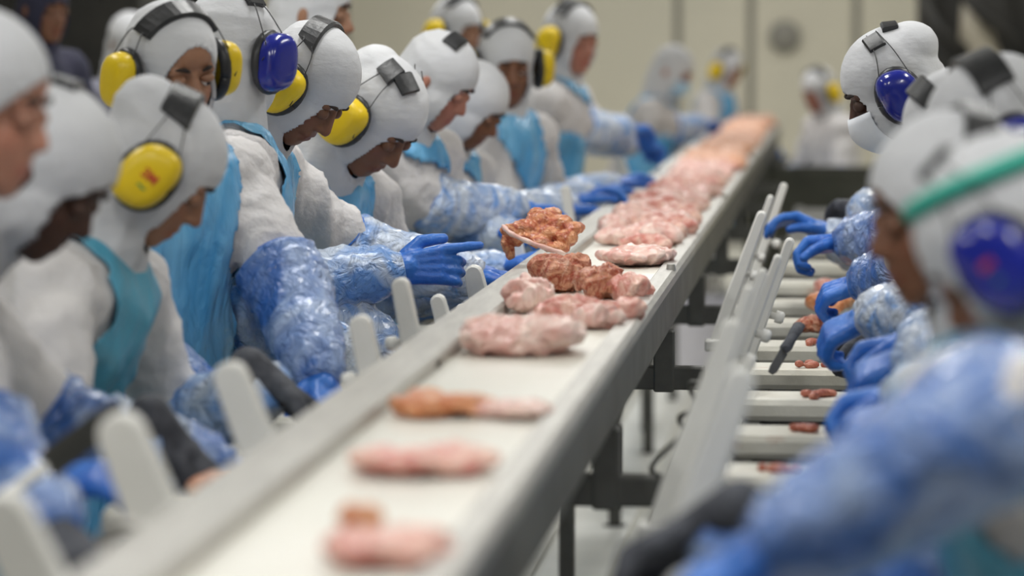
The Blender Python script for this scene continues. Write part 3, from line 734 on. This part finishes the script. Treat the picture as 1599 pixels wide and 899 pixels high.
    # ---- trousers and boots
    for s in (1, -1):
        mid = [pe+S*s*.085-Z*.02, kn[s], an[s]+Z*.12, an[s]+Z*.02]
        V, F = loft(smooth_path(mid, 5), [.10]*5+[.085]*5+[.062]*5+[.062], 14); o = mesh('trouser_leg', V, F); o.transform(inv); link('trouser_leg', o, M_trou, root)
        b = blob('boot', [caps(an[s]+Z*.10, an[s]-Z*.04, .052, .045), caps(an[s]-Z*.06, an[s]+B*.15-Z*.066, .038, .034)], .009, 2)
        co = getco(b); co[:, 2] = np.maximum(co[:, 2], FLOOR); setco(b, co); b.transform(inv); link('boot', b, M_boot, root)
    return root

#PEOPLE
A = dict
LEFT = [
 A(label='worker at far left edge, white hood and rosy face in profile, no ear defenders seen', px=-36, py=165, Y=4.1, nb=.09, lean=18, hyaw=-4, hpitch=16, sk='rosy', sm=M_sleeve2, muff=None, hands=[(-60, 980, 3.7), (88, 835, 3.95)], glove=('blue', 'dark'), hoodkw=A(z=-.030, h=.094, w=.072)),
 A(label='dark-skinned worker looking down, second from the left edge, black headband high on white hood', px=70, py=272, Y=4.5, lean=36, nb=.12, hyaw=-2, hpitch=42, sk='dark', sm=M_sleeve2, muff='yellow', muffkw=A(pads=[(-30, 14)], tilt=-28, cups=(-1,)), hands=[(52, 760, 4.2), (352, 735, 4.85)], glove=('blue', 'blue'), hoodkw=A(z=-.032, h=.092, w=.066)),
 A(label='worker in white hood with big yellow ear cup bearing red print, looking down', px=250, py=264, Y=5.25, body=-8, lean=30, hyaw=6, hpitch=42, k=1.02, sk='tan', muffkw=A(pad=(-50, 58), tilt=-20, logo=1, padw=.056), hands=[(268, 690, 4.75), (425, 600, 5.35)], glove=('dark', 'dark'), fine=True, hoodkw=A(z=-.042, w=.058), apron=M_apron2, bun=1, hdir=[(.6, .1, -.75), (.75, .1, -.6)]),
 A(eyes=1, label='woman turned to the camera, yellow ear cups both sides of white hood', px=270, py=108, Y=5.95, lean=8, body=-38, hyaw=-46, hpitch=20, roll=6, k=.98, sk='tan', muffkw=A(tilt=16, pad=(-62, 62), padw=.05), hands=[(350, 650, 5.75), (512, 618, 5.75, (.5, .2, -.6))], glove=('dark', 'blue'), fine=True, hoodkw=A(z=-.022, w=.060, h=.100), sm=M_sleeve2, sl=.7, nb=.02, chest=1.08),
 A(label='tall worker turned away, blue ear cup on white hood', px=366, py=88, Y=6.4, lean=6, body=15, hyaw=58, hpitch=5, k=1.04, sk='tan', muff='blue', muffkw=A(pad=(-50, 50), tilt=0), hands=[(560, 570, 6.35), (620, 560, 6.6)], nb=.01),
 A(label='man in profile bending over the belt, ribbed black headband on white hood, blue glove pointing', px=480, py=133, Y=6.75, body=-14, lean=27, hyaw=-16, hpitch=52, k=1.04, sk='brown', muffkw=A(pad=(-55, 58), tilt=-36, padw=.055), hands=[(622, 420, 6.62, (.0, -.5, -1)), (748, 432, 7.1)], fine=True, hdir=[(1, .05, .10), None], palm=[(.0, 1, -.25), None], curl=(.95, .6), point=True, hoodkw=A(z=-.046, w=.056, h=.082), nb=.07),
 A(label='man bending low, yellow ear cup and two black pads on white hood', px=588, py=183, Y=7.35, body=-34, lean=30, hyaw=-24, hpitch=52, k=1.12, sk='brown', muffkw=A(pads=[(22, 50, -14), (14, 40, 12)], tilt=-10), hands=[(745, 450, 7.3), (790, 420, 7.7)], fine=True, hoodkw=A(z=-.046, w=.060, h=.082), bun=1, nb=.08),
 A(label='reddish-faced worker behind the low bending man, single black pad on white hood', px=684, py=128, Y=8.2, body=-30, lean=26, hyaw=-10, hpitch=36, sk='red', muffkw=A(pads=[(10, 44)], tilt=0, cups=(-1,)), hands=[(838, 335, 8.5), (800, 365, 8.3)], nb=.06),
 A(label='worker in small blurred white hood left of the one facing the camera, head bowed', px=738, py=165, Y=9.1, body=-30, lean=26, hyaw=-15, hpitch=38, sk='brown', muff=None, hands=[(880, 330, 9.3), (900, 320, 9.6)], nb=.06),
 A(eyes=1, label='blurred worker facing the camera far down the row, yellow cups beside brown face', px=792, py=102, Y=10.2, lean=10, body=-35, hyaw=-70, hpitch=16, k=1.08, sk='brown', muffkw=A(tilt=5), hands=[(925, 305, 10.2), (960, 290, 10.7)], nb=.02),
 A(label='blurred worker behind yellow cups, broad black headband, dark collar and arm reaching to the belt', px=893, py=62, Y=11.6, lean=12, body=-10, hyaw=-38, hpitch=14, k=1.05, sk='red', muff='yellow', muffkw=A(pad=(-60, 60), tilt=0, cups=(1,), padw=.06), hands=[(1050, 225, 12.2), (1020, 240, 12.4)], nb=.03),
 A(label='blurred head with yellow cup standing behind the row at centre top', px=715, py=50, Y=11.6, lean=5, body=-30, hyaw=-40, hpitch=8, sk='tan', muffkw=A(pad=(-50, 50)), nb=.02),
 A(label='faint worker with pale blue face mask, far down on left side of the belt', px=1052, py=112, Y=16.0, lean=16, body=-5, hyaw=-20, hpitch=26, sk='red', muff=None, mask=M_maskb, hands=[(1120, 200, 16.5), None]),
 A(label='faint worker with small yellow ear cup at the far end of the belt', px=1136, py=108, Y=20.2, lean=10, body=-20, hyaw=-35, hpitch=20, sk='tan', muffkw=A(tilt=0)),
 A(label='white hood with black pad cut off by the top edge, behind the ribbed headband man', px=490, py=22, Y=8.8, lean=6, hyaw=-5, hpitch=8, sk='tan', muffkw=A(pads=[(-10, 10)], tilt=20, cups=()), k=1.1, nb=.02),
 A(label='grey-clad figure blurred in the dark behind the left workers, pale cap', px=205, py=70, Y=12.5, lean=8, body=-40, hyaw=-50, hpitch=15, sk='brown', muff=None, coat=M_pale, apron=None, sleeve=False, group='figures in the dark background'),
 A(label='dark navy figure blurred behind the left workers near top edge', px=70, py=15, Y=11.2, lean=5, body=-30, hyaw=-40, hpitch=10, sk='brown', muff=None, coat=M_navy, apron=None, sleeve=False, hood=M_navy, group='figures in the dark background'),
]
RIGHT = [
 A(label='nearest worker at right edge, blurred blue ear cup, green band on white hood', px=1580, py=392, Y=3.6, lean=26, hyaw=166, hpitch=40, k=1.0, sk='brown', muff='blue', muffkw=A(tilt=10, pads=[(-18, 18)], logo=-1, lsz=.55, cups=(1, -1)), hands=[(1205, 862, 3.10, (.1, -1, .15)), (1100, 822, 3.66, (.1, .2, -1))], sl=.12, glove=('blue', 'dark'), band=(.42, M_teal, .62), neckskin=True, hoodkw=A(z=-.042, w=.064, h=.092), sm=M_sleeve2, hdir=[(-.85, .1, -.5), (-.8, .3, -.5)], curl=(.8, 1.5), nb=-.06, shf=.07, shu=.06, apron=M_apron2),
 A(label='brown-faced worker in profile second from right edge, glossy black headband', px=1476, py=332, Y=4.2, lean=22, hyaw=194, hpitch=14, k=1.02, sk='brown', muff='blue', muffkw=A(tilt=-32, pad=(-64, 60), cups=(1,), padw=.05), curl=(1.25, 1.25), hands=[(1330, 655, 4.95), (1320, 640, 5.3)], hdir=[(-.9, .1, -.3), (-.9, .1, -.2)], hoodkw=A(z=-.035, h=.094, w=.064)),
 A(label='worker behind glossy headband one at right edge, wide black headband on white dome', px=1556, py=226, Y=4.95, lean=22, hyaw=196, hpitch=30, k=1.05, sk='tan', muff='blue', muffkw=A(tilt=-10, pad=(-58, 58), padw=.055), curl=(1.25, 1.25), hands=[(1345, 590, 5.45), (1350, 570, 5.8)], hdir=[(-.9, .1, -.35), (-.9, .1, -.2)], group='workers at the line'),
 A(label='worker hidden behind the white dome, blue sleeves and glove with knife showing', px=1500, py=215, Y=5.75, lean=26, hyaw=178, hpitch=35, k=.95, sk='brown', muff='blue', curl=(1.25, 1.25), hands=[(1285, 520, 6.2), (1335, 556, 6.5)], glove=('blue', 'dark'), apron=M_apron2, hdir=[(-.85, .05, -.42), (-.9, .1, -.2)]),
 A(label='worker with blue ear cup, two small black pads and white face mask', px=1392, py=142, Y=7.0, lean=26, hyaw=186, hpitch=28, k=1.05, sk='dark', muff='blue', muffkw=A(tilt=0, pads=[(-52, -30, 4), (-26, -4, -24)], padw=.036), curl=(1.25, 1.25), hands=[(1350, 440, 7.3), (1310, 385, 7.7)], hdir=[(-.9, .1, -.3), (-.95, .1, -.1)], mask=M_mask, bun=1, fine=True, sm=M_sleeve2),
 A(label='worker hidden behind the masked one, only grey glove and blue sleeve showing', px=1412, py=170, Y=7.9, lean=26, hyaw=180, hpitch=35, k=.95, sk='brown', muff=None, hands=[(1275, 338, 8.5), (1290, 365, 8.2)], glove=('dark', 'blue')),
 A(label='faint far worker with yellow and red blur, right of the belt by the wall', px=1278, py=142, Y=18.0, lean=10, body=-150, hyaw=-130, hpitch=25, sk='red', apron=None, muffkw=A(tilt=0, cups=(-1,)), hands=None),
]
for p in LEFT: person(**p)
for p in RIGHT:
    p.setdefault('body', 180); person(**p)

# knives
def knife(p0, p1, hlen, label, wd=.028, mb=None, mh=None):
    p0, p1 = Vector(p0), Vector(p1); u = (p1-p0).normalized(); L = (p1-p0).length
    t = empty('knife', p0, label, 'knife')
    q = u.to_track_quat('X', 'Z').to_matrix().to_4x4() @ Matrix.Rotation(math.radians(18), 4, 'X')
    V = []
    prof = [(0, -.5), (.75, -.5), (.93, -.25), (1, .35), (.8, .5), (0, .5)]
    for s, k2 in ((-.0015, 1), (.0015, 1)): V += [tuple(q @ Vector((x*L, s*(1 if z < 0 else .3), z*wd))) for x, z in prof]
    n = 6; F = [tuple(range(n))[::-1], tuple(range(n, 2*n))]+[(i, (i+1) % n, (i+1) % n+n, i+n) for i in range(n)]
    link('blade', mesh('blade', V, F), mb or M_steelb, t, False)
    V, F = loft([q @ Vector((x*hlen, 0, 0)) for x in (0.02, -.1, -.4, -.7, -.95, -1)], [.009, .013, .011, .013, .013, .008], 10, flat=.7)
    link('handle', mesh('handle', V, F), mh or M_wplast, t)
knife(at(72, 728, 3.84), at(196, 636, 3.88), .09, 'knife held over the left table, blurred dark blade slanting up', .042, M_steeld)
knife(at(1225, 548, 6.15), at(1203, 585, 6.1), .08, 'short dark knife in the blue glove, right boards', .02, M_steeld, M_gdark)
V, F = loft([at(196, 850, 3.45)+Vector((math.cos(a)*.024, 0, math.sin(a)*.024)) for a in [i*.3307 for i in range(20)]], .007, 8)
tag(link('steel_ring', mesh('steel_ring', V, F), M_steel), 'small steel ring beside the nearest left divider plates', 'ring')

# wall dispenser, far machine, crates
M_vent = mat('vent_grey', (.27, .26, .23))
t = empty('wall_vent', at(1226, 58, Y1-.01), 'small dark round fitting on the pale back wall', 'wall fitting')
V, F = loft([(0, 0, 0), (0, -.05, 0), (0, -.07, 0)], [.13, .13, .10], 20); link('ring', mesh('ring', V, F), M_vent, t)
V, F = loft([(0, -.07, 0), (0, -.09, 0)], [.08, .07], 16); link('cap', mesh('cap', V, F), M_vent, t)
Ym = 19.0; c = at(1515, 60, Ym)
t = empty('processing_machine', (c.x, Ym, FLOOR), 'dark olive processing machine with pale motor housing, top right corner', 'machine')
MB().box(-.30, .75, -.3, .5, 1.36, 2.1, .06).build('housing', M_dark, t)
MB().box(-.22, .75, -.2, .4, 2.15, 2.8, .05).build('hopper', M_dark, t)
for x in (-.3, .6):
    for y_ in (-.25, .4): MB().box(x, x+.07, y_, y_+.07, 0, 1.32, .005).build('leg', M_steeld, t)
V, F = loft([(-.02, -.42, 1.83), (.02, -.36, 1.66), (.06, -.36, 1.52), (.10, -.4, 1.40)], [.05, .10, .11, .06], 18); link('motor_housing', mesh('motor_housing', V, F), M_beige, t)
for k2, (xa, za, xb, zb) in enumerate([(-.3, 1.9, .1, 1.45), (-.2, 2.1, .4, 1.5), (.2, 2.1, .7, 1.55), (.3, 1.4, .7, 1.75)]):
    V, F = loft(smooth_path([(xa, -.32, za), ((xa+xb)/2-.08, -.48, (za+zb)/2), (xb, -.33, zb)], 8), .035, 10); link('hose', mesh('hose', V, F), M_dark, t)
def crate(x, y, z, m, label, w_=.5, d_=.35, h_=.28):
    b = MB(); t_ = .02
    b.box(-w_/2, w_/2, -d_/2, d_/2, 0, t_, .004)
    for a1 in ((-w_/2, -w_/2+t_, -d_/2, d_/2), (w_/2-t_, w_/2, -d_/2, d_/2), (-w_/2, w_/2, -d_/2, -d_/2+t_), (-w_/2, w_/2, d_/2-t_, d_/2)): b.box(*a1, 0, h_, .004)
    b.box(-w_/2-.012, w_/2+.012, -d_/2-.012, -d_/2+.004, h_-.03, h_, .004); b.box(-w_/2-.012, w_/2+.012, d_/2-.004, d_/2+.012, h_-.03, h_, .004)
    o = b.build('crate', m); o.location = (x, y, z); return tag(o, label, 'crate')
c = onz(1100, 528, FLOOR+.15)
crate(c.x, c.y, FLOOR, mat('crate_white', (.75, .74, .80), (.66, .65, .72), .5), 'white plastic crate on the floor beneath the conveyor crossbars', .34, .5, .34)
c = at(1285, 235, 17.0); crate(c.x, 17.0, FLOOR, M_olive, 'tall dark box standing in for the shadowy blur beyond the right table', .8, .6, .95)  # added dark box in place of the brownish shadows beyond the table
# dark machinery block behind the left workers
t = empty('dark_cabinet', (-3.95, 15.5, FLOOR), 'tall black cabinet in the dark top left background', 'cabinet')
MB().box(-1.3, .55, 0, .6, .05, 2.9, .03).build('carcass', M_dark, t)
for x in (-1.25, -.62, .0): MB().box(x, x+.55, -.03, .0, .15, 2.8, .01).build('door', M_dark, t)
for x in (-.75, -.12, .5): MB().box(x-.02, x, -.06, -.03, 1.3, 1.6, .005).build('handle', M_steeld, t)
bpy.data.scenes.remove(TMP)
